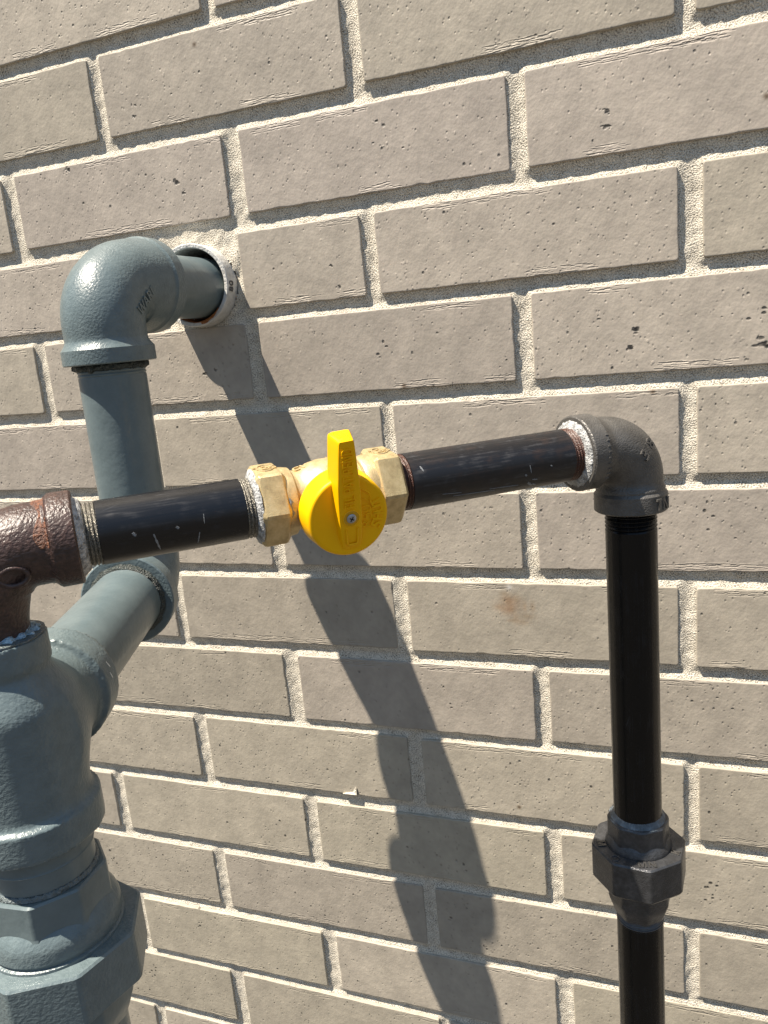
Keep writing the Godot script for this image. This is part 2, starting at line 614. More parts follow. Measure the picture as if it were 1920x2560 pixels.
func lay_out() -> void:
	var y := {0: [0, -56], 1: [-66.7, -123.6], 2: [-136.4, -193.1], 3: [-205.4, -260.5], 4: [-270.6, -327.6], 5: [-338.7, -395.5], 6: [-405.8, -462.2], 7: [-473.2, -530.5], 8: [-540.9, -598.6], 9: [-606.7, -665.9], 10: [-676.3, -734.4], 11: [-745.1, -803.3], 12: [-813, -871], 13: [-879.5, -937], 14: [-946, -1003]}
	# brick ends at each joint, by half brick: [end of the brick on its left, start of the brick on its right]
	var x := {
		0: {-1: [-110.8, -99.8]}, 1: {-2: [-214.5, -203.6], 0: [-7.4, 5.5], 2: [200.2, 211.4]}, 2: {-3: [-317, -303], -1: [-108.3, -93.5], 1: [100, 111.8]},
		3: {0: [-7.1, 4], 2: [201.2, 215.3]}, 4: {-3: [-315.2, -303.4], -1: [-108.2, -96.2], 1: [96.8, 109.1]}, 5: {0: [-4.6, 5.2], 2: [200.8, 211.3]},
		6: {-1: [-109.8, -97.5], 1: [94.5, 105.8]}, 7: {-2: [-212.2, -201.5], 0: [-8, 4], 2: [199.1, 210.5]}, 8: {-1: [-112, -98.1], 1: [97.4, 108.9]},
		9: {-2: [-211.3, -198.5], 0: [-7.4, 4.5], 2: [201.9, 211.9]}, 10: {-3: [-316, -303.2], -1: [-110.1, -97], 1: [99.3, 112.3]},
		11: {-2: [-213.2, -200.5], 0: [-6, 5.1], 2: [200.9, 211.5]}, 12: {-3: [-316.5, -304.4], -1: [-108.4, -94.2], 1: [102.2, 116.1]}, 13: {-2: [-214.6, -200.1], 0: [-1.4, 9]}, 14: {-3: [-315.8, -303.4]}}
	for k in range(-3, 19):
		var band: Array = y.get(k, [-k * 67.7, -k * 67.7 - 57.0])
		var ends := []
		for h in range(-9, 6):
			if (h + k) % 2 == 0:
				continue
			var mid := h * HALF * 1000.0 - (3.0 if h < 0 else 0.5)
			ends.append(x.get(k, {}).get(h, [mid - 5.9, mid + 5.9]))
		var bricks := []
		for i in ends.size() - 1:
			bricks.append([ends[i][1] / 1000.0, ends[i + 1][0] / 1000.0])
		courses[k] = [band[0] / 1000.0, band[1] / 1000.0, bricks]
	# the course that the sleeve was drilled through: what is left of the cut brick
	var cut := []
	for b in courses[3][2]:
		if b[0] < -0.15 and b[1] > -0.1:
			cut.append([b[0], -0.179])
			cut.append([-0.105, b[1]])
		else:
			cut.append(b)
	courses[3][2] = cut


func brick_mesh(w: float, t: float, cell: int, seed_: int) -> ArrayMesh:
	var b := Builder.new()
	var noise := FastNoiseLite.new()
	noise.seed = seed_
	noise.frequency = 60.0
	noise.fractal_octaves = 3
	var edge := PackedVector2Array()
	var normal := PackedVector2Array()
	var r := 0.0020
	var nx := maxi(3, int(w / 0.006))
	var ny := 10
	var corners := [Vector2(w - r, r), Vector2(w - r, t - r), Vector2(r, t - r), Vector2(r, r)]
	for side in 4:
		var a: Vector2 = [Vector2(r, 0), Vector2(w, r), Vector2(w - r, t), Vector2(0, t - r)][side]
		var z: Vector2 = [Vector2(w - r, 0), Vector2(w, t - r), Vector2(r, t), Vector2(0, r)][side]
		var out: Vector2 = [Vector2(0, -1), Vector2(1, 0), Vector2(0, 1), Vector2(-1, 0)][side]
		var n := nx if side % 2 == 0 else ny
		for i in n:
			edge.append(a.lerp(z, i / float(n)))
			normal.append(out)
		for i in 3:
			var ang := -PI / 2 + side * PI / 2 + i * PI / 6
			edge.append(corners[side] + r * Vector2(cos(ang), sin(ang)))
			normal.append(Vector2(cos(ang), sin(ang)))
	var rings := []
	for lay in [[-0.032, 0.0], [-0.0009, 0.0], [-0.0004, -0.0001], [-0.00012, -0.00035], [-0.00002, -0.0007], [0.0, -0.0012], [0.0, -9.0]]:
		var o := PackedVector3Array()
		for i in edge.size():
			var q := edge[i]
			var rough: float = 0.00042 * noise.get_noise_2d(q.x, q.y) + 0.00022 * noise.get_noise_2d(q.x * 5.0, q.y * 5.0)
			var drop := maxf(0.0, noise.get_noise_2d(q.x * 1.7 + 3.0, q.y * 1.7) - 0.3) * 0.0022
			var inset: float = lay[1] + rough
			if lay[0] > -0.003 and lay[1] > -0.005:
				inset -= drop * clampf(1.0 + lay[0] / 0.0009, 0.0, 1.0)
			if lay[1] < -1.0:
				q = q.clamp(Vector2(0.008, 0.008), Vector2(w - 0.008, t - 0.008))
			else:
				q += normal[i] * inset
			o.append(Vector3(q.x, q.y, lay[0]))
		rings.append(o)
	b.grid(rings, true, false, true)
	var c := Vector2((cell % 4) * 512, (cell / 4) * 128)
	for i in b.p.size():
		b.uv[i] = Vector2((c.x + 4.0 + clampf(b.p[i].x / 0.21, 0.0, 1.0) * 504.0) / 2048.0, (c.y + 3.0 + clampf(1.0 - b.p[i].y / t, 0.0, 1.0) * 122.0) / 2048.0)
	return b.build(50.0)


func build_wall() -> void:
	wall = thing("brick_wall", "sunlit beige brick wall with recessed sandy mortar joints behind the pipes", "wall", Vector3(0, GROUND, 0))
	var base := Vector3(0, GROUND, 0)
	lay_out()
	# marks seen on particular bricks: place on the wall in mm, kind, size in mm
	var seen := [[-247, -141, "hole", 3.2], [-151, -163, "hole", 3.6], [-146, -171, "hole", 2.2], [162, -168, "hole", 2.6], [161, -177, "hole", 2.4], [175, -300, "hole", 3.4], [172, -310, "hole", 3.0], [249, -314, "hole", 4.6], [183, -341, "brown", 1.6], [15, -324, "brown", 1.7], [83, -491, "rust", 13.0], [83, -477, "white", 2.2], [-120, -76, "brown", 1.6], [248, -175, "brown", 1.7], [-27, -251, "hole", 1.8], [-32, -237, "hole", 1.6], [-150, -306, "hole", 2.4], [-140, -303, "hole", 1.6], [-175, -530, "hole", 1.5], [81, -656, "brown", 1.5], [153, -183, "hole", 1.0], [-178, -112, "hole", 1.8], [-176, -105, "hole", 1.3]]
	var rng := RandomNumberGenerator.new()
	rng.seed = 9
	var cell := 0
	var jobs := []
	var spare := []
	for k in range(-3, 19):
		var c: Array = courses[k]
		for b in c[2]:
			var in_view: bool = k >= -1 and k <= 15 and b[1] > -0.62 + 0.0 and b[0] < 0.29 and b[1] > -0.33 - maxf(0.0, k) * 0.018
			if in_view and cell < CELLS:
				jobs.append([b[0], c[1], b[1] - b[0], c[0] - c[1], cell])
				for q in seen:
					var qx: float = q[0] / 1000.0
					var qy: float = q[1] / 1000.0
					if qx > b[0] and qx < b[1] and qy < c[0] and qy > c[1]:
						if not brick_marks.has(cell):
							brick_marks[cell] = []
						brick_marks[cell].append([(qx - b[0]) * 1000.0 * 0.2 / 0.21, (c[0] - qy) / (c[0] - c[1]) * 60.0, q[2], q[3]])
				cell += 1
			else:
				jobs.append([b[0], c[1], b[1] - b[0], c[0] - c[1], -1])
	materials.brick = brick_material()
	var shared := []
	for i in 6:
		shared.append(brick_mesh(0.196, 0.057, i * 9 + 3, 200 + i))
	for job in jobs:
		var o: MeshInstance3D
		if job[4] >= 0:
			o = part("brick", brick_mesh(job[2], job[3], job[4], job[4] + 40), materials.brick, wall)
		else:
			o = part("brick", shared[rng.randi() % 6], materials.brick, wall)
			o.scale = Vector3(job[2] / 0.196, job[3] / 0.057, 1.0)
		o.position = Vector3(job[0], job[1], rng.randf_range(-0.0006, 0.0005)) - base
		o.rotation = Vector3(rng.randfn(0, 0.003), rng.randfn(0, 0.0016), rng.randfn(0, 0.0012))
	build_mortar(base)
	# the rest of the wall, out of the photograph
	var mm := MultiMesh.new()
	mm.transform_format = MultiMesh.TRANSFORM_3D
	mm.mesh = shared[2]
	var at := []
	for k in range(-19, 22):
		for i in range(-13, 10):
			var x0 := i * 2.0 * HALF + (HALF if k % 2 == 0 else 0.0) + 0.0045
			var y0 := -k * COURSE - 0.057
			if k >= -3 and k <= 18:
				if x0 > courses[k][2][0][0] - 0.1 and x0 < courses[k][2][-1][1] - 0.02:
					continue
			if y0 < GROUND:
				continue
			at.append(Transform3D(Basis(), Vector3(x0, y0, rng.randf_range(-0.0006, 0.0005)) - base))
	mm.instance_count = at.size()
	for i in at.size():
		mm.set_instance_transform(i, at[i])
	var rest := MultiMeshInstance3D.new()
	rest.name = "outer_bricks"
	rest.multimesh = mm
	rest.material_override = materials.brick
	rest.set_meta("kind", "stuff")
	wall.add_child(rest, true)
	# the body of the wall, left open where the sleeve runs through it
	var hole := Rect2(-0.1395 - 0.0275, -0.2395 - 0.0275, 0.055, 0.055)
	var whole := Rect2(-2.75, GROUND, 4.8, 2.75)
	for q in [Rect2(whole.position.x, whole.position.y, whole.size.x, hole.position.y - whole.position.y), Rect2(whole.position.x, hole.end.y, whole.size.x, whole.end.y - hole.end.y), Rect2(whole.position.x, hole.position.y, hole.position.x - whole.position.x, hole.size.y), Rect2(hole.end.x, hole.position.y, whole.end.x - hole.end.x, hole.size.y)]:
		var bx := BoxMesh.new()
		bx.size = Vector3(q.size.x, q.size.y, 0.2)
		var bed := part("wall_core", bx, materials.mortar, wall)
		bed.position = Vector3(q.get_center().x, q.get_center().y, -0.1045) - base


func build_mortar(base: Vector3) -> void:
	var b := Builder.new()
	var step := 0.0021
	var x0 := -0.60
	var y0 := -1.12
	var nx := int(0.92 / step)
	var ny := int(1.22 / step)
	var ids := PackedInt32Array()
	ids.resize(nx * ny)
	ids.fill(-1)
	var noise := FastNoiseLite.new()
	noise.seed = 4
	noise.frequency = 90.0
	noise.fractal_octaves = 3
	noise.fractal_gain = 0.6
	var slow := FastNoiseLite.new()
	slow.seed = 14
	slow.frequency = 14.0
	for j in ny:
		var y := y0 + j * step
		var near := []
		for k in courses:
			var c: Array = courses[k]
			if y < c[0] + 0.02 and y > c[1] - 0.02:
				near.append(c)
		for i in nx:
			var x := x0 + i * step
			var d := 1.0
			var above := 0.0
			for c in near:
				var dy: float = maxf(maxf(c[1] - y, y - c[0]), -0.02)
				for q in c[2]:
					if x < q[0] - 0.03 or x > q[1] + 0.03:
						continue
					var dx: float = maxf(q[0] - x, x - q[1])
					var e: float = maxf(dx, dy) if dx < 0.0 or dy < 0.0 else sqrt(dx * dx + dy * dy)
					d = minf(d, e)
				if d < -0.0035:
					break
			if d < -0.0035:
				continue
			var depth := 0.0016 + 0.0016 * smoothstep(0.0, 0.0042, d)
			depth += 0.0005 * slow.get_noise_2d(x, y)
			depth -= 0.0007 * noise.get_noise_2d(x, y)
			# mortar packed roughly round the sleeve, and smeared over the joint above it
			var from_sleeve := Vector2(x + 0.139, y + 0.238).length()
			if from_sleeve < 0.055 and d > -0.0035:
				depth -= (1.0 - smoothstep(0.03, 0.055, from_sleeve)) * (0.001 + 0.0022 * slow.get_noise_2d(x * 3.0, y * 3.0 + 2.0))
			if d < 0.0:
				depth = maxf(depth, 0.0013)
			ids[j * nx + i] = b.add(Vector3(x, y, -depth))
	for j in ny - 1:
		for i in nx - 1:
			var a := ids[j * nx + i]
			var c := ids[j * nx + i + 1]
			var d := ids[(j + 1) * nx + i + 1]
			var e := ids[(j + 1) * nx + i]
			if a < 0 or c < 0 or d < 0 or e < 0:
				continue
			var mid := Vector2((b.p[a].x + b.p[d].x) / 2 + 0.139, (b.p[a].y + b.p[d].y) / 2 + 0.2395)
			if mid.length() < 0.0285:
				continue
			b.tri(a, c, d)
			b.tri(a, d, e)
	part("mortar", b.build(60.0), materials.mortar, wall, base)
	# a squeezed-out crumb of mortar on the joint left of the shadow
	var m := Builder.new()
	var pts := [Vector3(-0.0705, -0.6655, -0.001), Vector3(-0.0575, -0.6665, -0.001), Vector3(-0.0565, -0.6637, 0.0026), Vector3(-0.0695, -0.6645, 0.0018), Vector3(-0.0572, -0.6565, 0.0006), Vector3(-0.061, -0.6625, 0.0004)]
	for q in pts:
		m.add(q)
	for t in [[0, 1, 2], [0, 2, 3], [3, 2, 5], [2, 4, 5], [2, 1, 4], [0, 3, 5]]:
		m.tri(t[0], t[1], t[2])
	part("mortar_crumb", m.build(10.0), materials.mortar, wall, base)


# ---------------------------------------------------------------- lettering
func letters(words: String, size: float, thick: float, m: Material, parent: Node3D, where: Transform3D, bold := true, called := "raised_lettering") -> void:
	var t := TextMesh.new()
	var font := SystemFont.new()
	font.font_names = PackedStringArray(["Droid Sans"])
	font.font_weight = 700 if bold else 400
	t.font = font
	t.text = words
	t.font_size = 64
	t.pixel_size = size / 46.0
	t.depth = thick
	t.curve_step = 1.5
	var o := MeshInstance3D.new()
	o.name = called
	o.mesh = t
	o.material_override = m
	o.transform = where
	parent.add_child(o, true)


func facing(at: Vector3, normal: Vector3, up: Vector3) -> Transform3D:
	var z := normal.normalized()
	var x := up.cross(z).normalized()
	return Transform3D(Basis(x, z.cross(x), z), at)


# a small chip or scratch lying on a pipe: axis point, direction, angle about it
func chip(parent: Node3D, origin: Vector3, from: Vector3, axis: Vector3, radius: float, along: float, angle: float, length: float, turn: float, m: Material, called := "paint_scratch", wide := 0.0007) -> void:
	var e := across(axis)
	var b := Builder.new()
	var rings := []
	var n := 9
	for i in n:
		var t := i / float(n - 1)
		var off := (t - 0.5) * length
		var a := angle + off * sin(turn) / radius
		var l := along + off * cos(turn)
		var half := wide * (0.35 + 0.65 * sin(PI * (0.12 + 0.76 * t))) * (1.0 + 0.4 * sin(i * 2.3))
		var o := PackedVector3Array()
		for k in [[-1.0, -0.0002], [-0.6, 0.00015], [0.6, 0.00015], [1.0, -0.0002]]:
			var aa: float = a + k[0] * half * cos(turn) / radius
			var ll: float = l - k[0] * half * sin(turn)
			o.append(from + axis * ll + (cos(aa) * e[0] + sin(aa) * e[1]) * (radius + k[1]))
		rings.append(o)
	b.grid(rings, false)
	part(called, b.build(60.0), m, parent, origin)


# ---------------------------------------------------------------- pipework
func build_sleeve() -> void:
	var at := Vector3(-0.1415, -0.2398, 0.0)
	var o := thing("pipe_sleeve", "white plastic pipe sleeve set in the brick wall round the grey pipe stub", "pipe sleeve", at)
	var b := Builder.new()
	var axis := Vector3(0.05, 0.02, 1.0).normalized()
	lathe(b, at, axis, [Vector2(0.0270, -0.06), Vector2(0.0270, 0.0128), Vector2(0.0275, 0.0134), Vector2(0.0297, 0.0136), Vector2(0.0302, 0.013), Vector2(0.0303, 0.004), Vector2(0.0303, -0.06)].map(func(q): return q), 72, 0.0, 1.0, false, false)
	part("sleeve_tube", made(b), materials.pvc, o, at)
	var r := Builder.new()
	# rust washed down inside the lower rim
	var rings := []
	for i in 4:
		var ring := PackedVector3Array()
		for j in 24:
			var a := deg_to_rad(lerpf(222.0, 318.0, j / 23.0))
			var rr: float = [0.0267, 0.0265, 0.0272, 0.0288][i]
			var zz: float = [-0.03, 0.0129, 0.01375, 0.0139][i]
			if i == 3:
				rr = 0.0277 + 0.0018 * sin(PI * j / 23.0) + 0.0003 * sin(j * 1.7)
			ring.append(at + axis * zz + Vector3(cos(a), sin(a), 0) * rr)
		rings.append(ring)
	r.grid(rings, false)
	part("rust_stain", made(r, 60.0), materials.rust_wash, o, at)
	letters("80", 0.0055, 0.0004, materials.ink, o, facing(Vector3(cos(-0.1), sin(-0.1), 0) * 0.0304 + axis * 0.007, Vector3(cos(-0.1), sin(-0.1), 0), Vector3(0, 0.1, 1)), true, "printed_mark")
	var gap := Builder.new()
	lathe(gap, at, Vector3.BACK, [Vector2(0.0275, -0.05), Vector2(0.002, -0.05)], 32, 0.0, 1.0, false, false)  # flat dark disc that paints the shade at the back of the gap
	part("hole_shade_disc", made(gap), materials.hole_shade, o, at)


func build_grey() -> void:
	var base := Vector3(TEE.x, GROUND, TEE.z)
	var o := thing("grey_gas_pipework", "grey painted steel gas pipework rising at the left and turning into the brick wall", "gas pipe", base)
	var up := Vector3.UP
	var out := Vector3.BACK
	var to_wall := (Vector3(RISER.x, 0, RISER.z) - Vector3(TEE.x, 0, TEE.z)).normalized()
	var far := Vector2(RISER.x - TEE.x, RISER.z - TEE.z).length()
	var arm := 0.0475
	var b: Builder
	# stub out of the wall
	var top := Vector3(RISER.x, TOP_Y, RISER.z)
	b = Builder.new()
	lathe(b, Vector3(RISER.x, TOP_Y, 0), out, [Vector2(0.0222, -0.049), Vector2(0.0222, 0.055), Vector2(0.0222, RISER.z - arm + 0.004)])
	part("wall_stub", made(b), materials.grey_pipe, o, base)
	# top elbow
	b = Builder.new()
	var swell := []
	for q in elbow_stations(0.0515, 0.049, 0.0262, 0.0254, 0.0316, 0.0115, 0.0288, 0.0108, 0.02, 0.0004):
		swell.append(Vector2(maxf(q.x, lerpf(0.0303, 0.0254, smoothstep(0.011, 0.046, q.y))) if q.y > 0.011 and q.y < 0.046 else q.x, q.y))
	elbow(b, top, out, Vector3.DOWN, 0.0515, 0.049, 0.0262, swell)
	var el := part("elbow", made(b), materials.grey_cast, o, base)
	var side := facing(top + Vector3(0.0257, -0.0115, -0.0125), Vector3(0.985, -0.1, -0.08), Vector3(0, 0.75, 0.62))
	letters("WARD", 0.0062, 0.0012, materials.grey_cast, el, Transform3D(side.basis, side.origin))
	# sealant squeezed out below it
	b = Builder.new()
	lathe(b, top, Vector3.DOWN, [Vector2(0.0195, 0.0485), Vector2(0.0228, 0.0488), Vector2(0.0236, 0.0502), Vector2(0.0232, 0.0518), Vector2(0.0216, 0.053), Vector2(0.0205, 0.0534)], 96, 0.0022, 22.0)
	part("thread_sealant", made(b, 60.0), materials.goo, o, base)
	b = Builder.new()
	lathe(b, top, Vector3.DOWN, [Vector2(0.0195, 0.04)] + threads(0.0213, 0.0525, 2, 0.002, 0.0006) + [Vector2(PIPE_R, 0.0575), Vector2(PIPE_R, TOP_Y - LOW_Y - arm + 0.004)])
	part("riser_pipe", made(b), materials.grey_pipe, o, base)
	# low elbow: riser in from above, out towards the tee
	var low := Vector3(RISER.x, LOW_Y, RISER.z)
	b = Builder.new()
	elbow(b, low, Vector3.DOWN, -to_wall, arm, arm, 0.0245, elbow_stations(arm, arm, 0.0245, 0.0238, 0.0278, 0.014, 0.0285, 0.0145, 0.02, 0.0006))
	part("elbow", made(b), materials.grey_cast, o, base)
	b = Builder.new()
	lathe(b, low, -to_wall, [Vector2(0.0205, arm - 0.001), Vector2(0.0234, arm - 0.0002), Vector2(0.0236, arm + 0.0012), Vector2(0.0222, arm + 0.0028), Vector2(0.0212, arm + 0.0034)], 96, 0.0012, 22.0)
	part("thread_sealant", made(b, 60.0), materials.goo, o, base)
	# level pipe to the tee
	b = Builder.new()
	lathe(b, low, -to_wall, [Vector2(PIPE_R, arm - 0.006), Vector2(PIPE_R, arm + 0.04), Vector2(PIPE_R, far - 0.045)])
	part("level_pipe", made(b), materials.grey_pipe, o, base)
	# the tee
	b = Builder.new()
	var t0 := TEE
	var sdf := func(q: Vector3) -> float:
		var v := q - t0
		var rho := Vector2(v.x, v.z).length()
		var y := v.y
		# run: narrow neck at the top, full below the branch
		var r := lerpf(0.0168, 0.0245, smoothstep(0.033, 0.012, y))
		var run := maxf((rho - r) * 0.93, maxf(y - 0.034, -0.030 - y))
		var collar_top := maxf(rho - 0.0187, absf(y - 0.0363) - 0.0057)
		collar_top = collar_top if collar_top > 0.0 or true else 0.0
		# branch towards the wall
		var l := v.dot(to_wall)
		var pr := (v - to_wall * l).length()
		var branch := maxf(pr - 0.0240, maxf(l - 0.037, -l))
		var shape := smin(run, branch, 0.011)
		var ring := maxf(pr - 0.0276, absf(l - 0.042) - 0.0078) + 0.0
		shape = smin(shape, ring, 0.0032)
		var low_ring := maxf(rho - 0.0276, absf(y + 0.0375) - 0.0068)
		shape = smin(shape, low_ring, 0.0034)
		shape = smin(shape, collar_top, 0.0028)
		return shape
	nets(b, sdf, t0 + Vector3(-0.058, -0.0505, -0.066), t0 + Vector3(0.0315, 0.0465, 0.0315), 0.0013)
	var tee := part("tee_body", made(b, 60.0), materials.grey_cast, o, base)
	b = Builder.new()
	lathe(b, t0, to_wall, [Vector2(0.0205, 0.049), Vector2(0.0262, 0.0496), Vector2(0.0256, 0.0512), Vector2(0.0232, 0.0535), Vector2(0.0214, 0.062), Vector2(0.0209, 0.0632)], 80, 0.0006, 30.0)
	part("thread_sealant", made(b, 60.0), materials.grey_worn, o, base)
	b = Builder.new()
	lathe(b, t0, up, [Vector2(0.012, 0.0415), Vector2(0.0182, 0.0421), Vector2(0.0182, 0.0428), Vector2(0.0135, 0.0432)], 72, 0.0005, 30.0)
	part("collar_lip", made(b, 60.0), materials.grey_worn, tee)
	# two pale slivers of old masking on the branch, and rust bleeding under its collar
	var look := face_from(t0 + to_wall * 0.045, to_wall)
	chip(o, base, t0, to_wall, 0.0276, 0.0415, look + 0.62, 0.0034, 1.25, materials.white_chip, "paint_flake", 0.0004)
	chip(o, base, t0, to_wall, 0.0276, 0.0430, look + 0.44, 0.0036, 1.25, materials.white_chip, "paint_flake", 0.0004)
	b = Builder.new()
	var rust_rings := []
	var te := across(to_wall)
	for i in 5:
		var ring := PackedVector3Array()
		for j in 16:
			var a := look - 1.15 - 0.5 * j / 15.0
			var edge := sin(PI * j / 15.0)
			ring.append(t0 + to_wall * (0.0345 + 0.0125 * edge * i / 4.0) + (cos(a) * te[0] + sin(a) * te[1]) * (0.0276 + (0.0 if i == 0 or i == 4 or j == 0 or j == 15 else 0.00025)))
		rust_rings.append(ring)
	b.grid(rust_rings, false)
	part("rust_bleed", made(b, 60.0), materials.rust, tee)
	# nipple under the tee
	var ax := Vector3(TEE.x, 0, TEE.z)
	var down := Vector3.DOWN
	b = Builder.new()
	lathe(b, ax, down, [Vector2(0.0205, 0.47), Vector2(0.0208, 0.4835), Vector2(0.0208, 0.4868), Vector2(0.0214, 0.4876), Vector2(0.0208, 0.4884), Vector2(0.0208, 0.51)])
	part("short_nipple", made(b), materials.grey_pipe, o, base)
	# union: octagon end, ring, big nut, lower end
	var un := Node3D.new()
	un.name = "pipe_union"
	un.position = Vector3.ZERO
	o.add_child(un, true)
	b = Builder.new()
	var e1 := Vector3.RIGHT
	# with the axis pointing down, e2 = down x right = forwards out of the wall
	prism(b, ax, down, e1, 8, deg_to_rad(17.0), [Vector2(0.0195, 0.4985), Vector2(0.0243, 0.4985), Vector2(0.0253, 0.4993), Vector2(0.0253, 0.5135), Vector2(0.0262, 0.5165)], 0.0012)
	part("octagon_end", made(b, 25.0), materials.grey_pipe, un, base)
	b = Builder.new()
	lathe(b, ax, down, [Vector2(0.02, 0.4978), Vector2(0.0219, 0.4982), Vector2(0.0215, 0.4968), Vector2(0.0208, 0.496)], 80, 0.0004, 25.0)
	part("thread_sealant", made(b, 60.0), materials.grey_worn, un, base)
	b = Builder.new()
	lathe(b, ax, down, [Vector2(0.0235, 0.5125), Vector2(0.0246, 0.5138), Vector2(0.0266, 0.5168), Vector2(0.0274, 0.5195), Vector2(0.0274, 0.524), Vector2(0.0266, 0.5246), Vector2(0.0266, 0.5256), Vector2(0.0279, 0.5262), Vector2(0.0281, 0.53)], 80)
	part("seat_ring", made(b, 30.0), materials.grey_cast, un, base)
	b = Builder.new()
	prism(b, ax, down, e1, 8, deg_to_rad(36.0), [Vector2(0.024, 0.5272), Vector2(0.0351, 0.5275), Vector2(0.0361, 0.5284), Vector2(0.0361, 0.5505), Vector2(0.0351, 0.5515), Vector2(0.0268, 0.5516)], 0.0014)
	part("union_nut", made(b, 25.0), materials.grey_cast, un, base)
	b = Builder.new()
	prism(b, ax, down, e1, 8, deg_to_rad(20.0), [Vector2(0.0268, 0.5505), Vector2(0.0268, 0.5645), Vector2(0.0245, 0.571), Vector2(0.0222, 0.5765), Vector2(0.0205, 0.5768)], 0.0012)
	part("octagon_end", made(b, 25.0), materials.grey_pipe, un, base)
	b = Builder.new()
	lathe(b, ax, down, [Vector2(PIPE_R, 0.56), Vector2(PIPE_R, 0.7), Vector2(PIPE_R, -GROUND + 0.05)])
	part("lower_pipe", made(b), materials.grey_pipe, o, base)


func smin(a: float, b: float, k: float) -> float:
	var h := maxf(k - absf(a - b), 0.0) / k
	return minf(a, b) - h * h * k * 0.25


func build_rusty() -> void:
	var c := RUN_FROM + run_dir * 0.192
	c = Vector3(TEE.x, c.y, TEE.z)
	var base := c
	var o := thing("rusty_street_elbow", "rusty brown pipe elbow screwed into the top of the grey tee at the left edge", "pipe elbow", base)
	var b := Builder.new()
	var arm := 0.0365
	var bend := 0.0195
	var whole := arm + 0.046 - 2 * bend + bend * PI / 2
	var st := [Vector2(0.012, 0.0), Vector2(0.0185, 0.0), Vector2(0.0192, 0.0007), Vector2(0.0192, 0.0085), Vector2(0.0185, 0.0095), Vector2(0.0172, 0.0108), Vector2(0.0168, 0.0125)]
	for i in 22:
		var t := i / 21.0
		st.append(Vector2(lerpf(0.0168, 0.0129, smoothstep(0.55, 1.0, t)), lerpf(0.0135, whole - 0.013, t)))
	st.append(Vector2(0.0127, whole - 0.006))
	st.append(Vector2(0.0127, whole))
	elbow(b, c, -run_dir, Vector3.DOWN, arm, 0.046, bend, st)
	part("elbow_body", made(b), materials.rust, o, base)
	# bright patch of fresh rust against the collar
	b = Builder.new()
	var rings := []
	for i in 7:
		var ring := PackedVector3Array()
		for j in 26:
			var t := j / 25.0
			var a := lerpf(0.05, 1.7, t)
			var front: Vector3 = Vector3(-run_dir.z, 0, run_dir.x).normalized()
			var n: Vector3 = Vector3.UP * sin(a) + front * cos(a)
			var l := lerpf(0.0, 1.0, i / 6.0)
			var reach := 0.0036 + 0.0016 * sin(t * 9.0) + 0.0022 * t * (1.0 - t)
			ring.append(c + run_dir * (arm - 0.0101 - l * reach) + n * (0.01815 if i == 0 else 0.01725 if i == 1 else 0.01702 if i < 6 else 0.0166))
		rings.append(ring)
	b.grid(rings, false)
	part("orange_rust_patch", made(b, 60.0), materials.orange_rust, o, base)
	# casting mark on the body
	b = Builder.new()
	var nrm := Vector3(0.6605, -0.12, 0.7508).normalized()
	var seat := c + nrm * 0.0158 + run_dir * 0.012 + Vector3(0, -0.0065, 0)
	var f := across(nrm)
	var tor := []
	for i in 25:
		var a := TAU * i / 24.0
		var d: Vector3 = cos(a) * f[0] * 1.15 + sin(a) * f[1] * 0.8
		tor.append(ring_at(seat + d * 0.0045, d.normalized(), nrm, 0.0011, 8))
	b.grid(tor, true)
	part("casting_mark", made(b, 60.0), materials.rust, o, base)
	# pale sealant bead where it enters the grey collar
	b = Builder.new()
	lathe(b, Vector3(TEE.x, 0, TEE.z), Vector3.DOWN, [Vector2(0.0118, 0.3898), Vector2(0.0136, 0.3902), Vector2(0.0152, 0.3908), Vector2(0.0152, 0.3918), Vector2(0.013, 0.393)], 90, 0.0032, 26.0)
	part("thread_sealant", made(b, 60.0), materials.dope_bead, o, base)


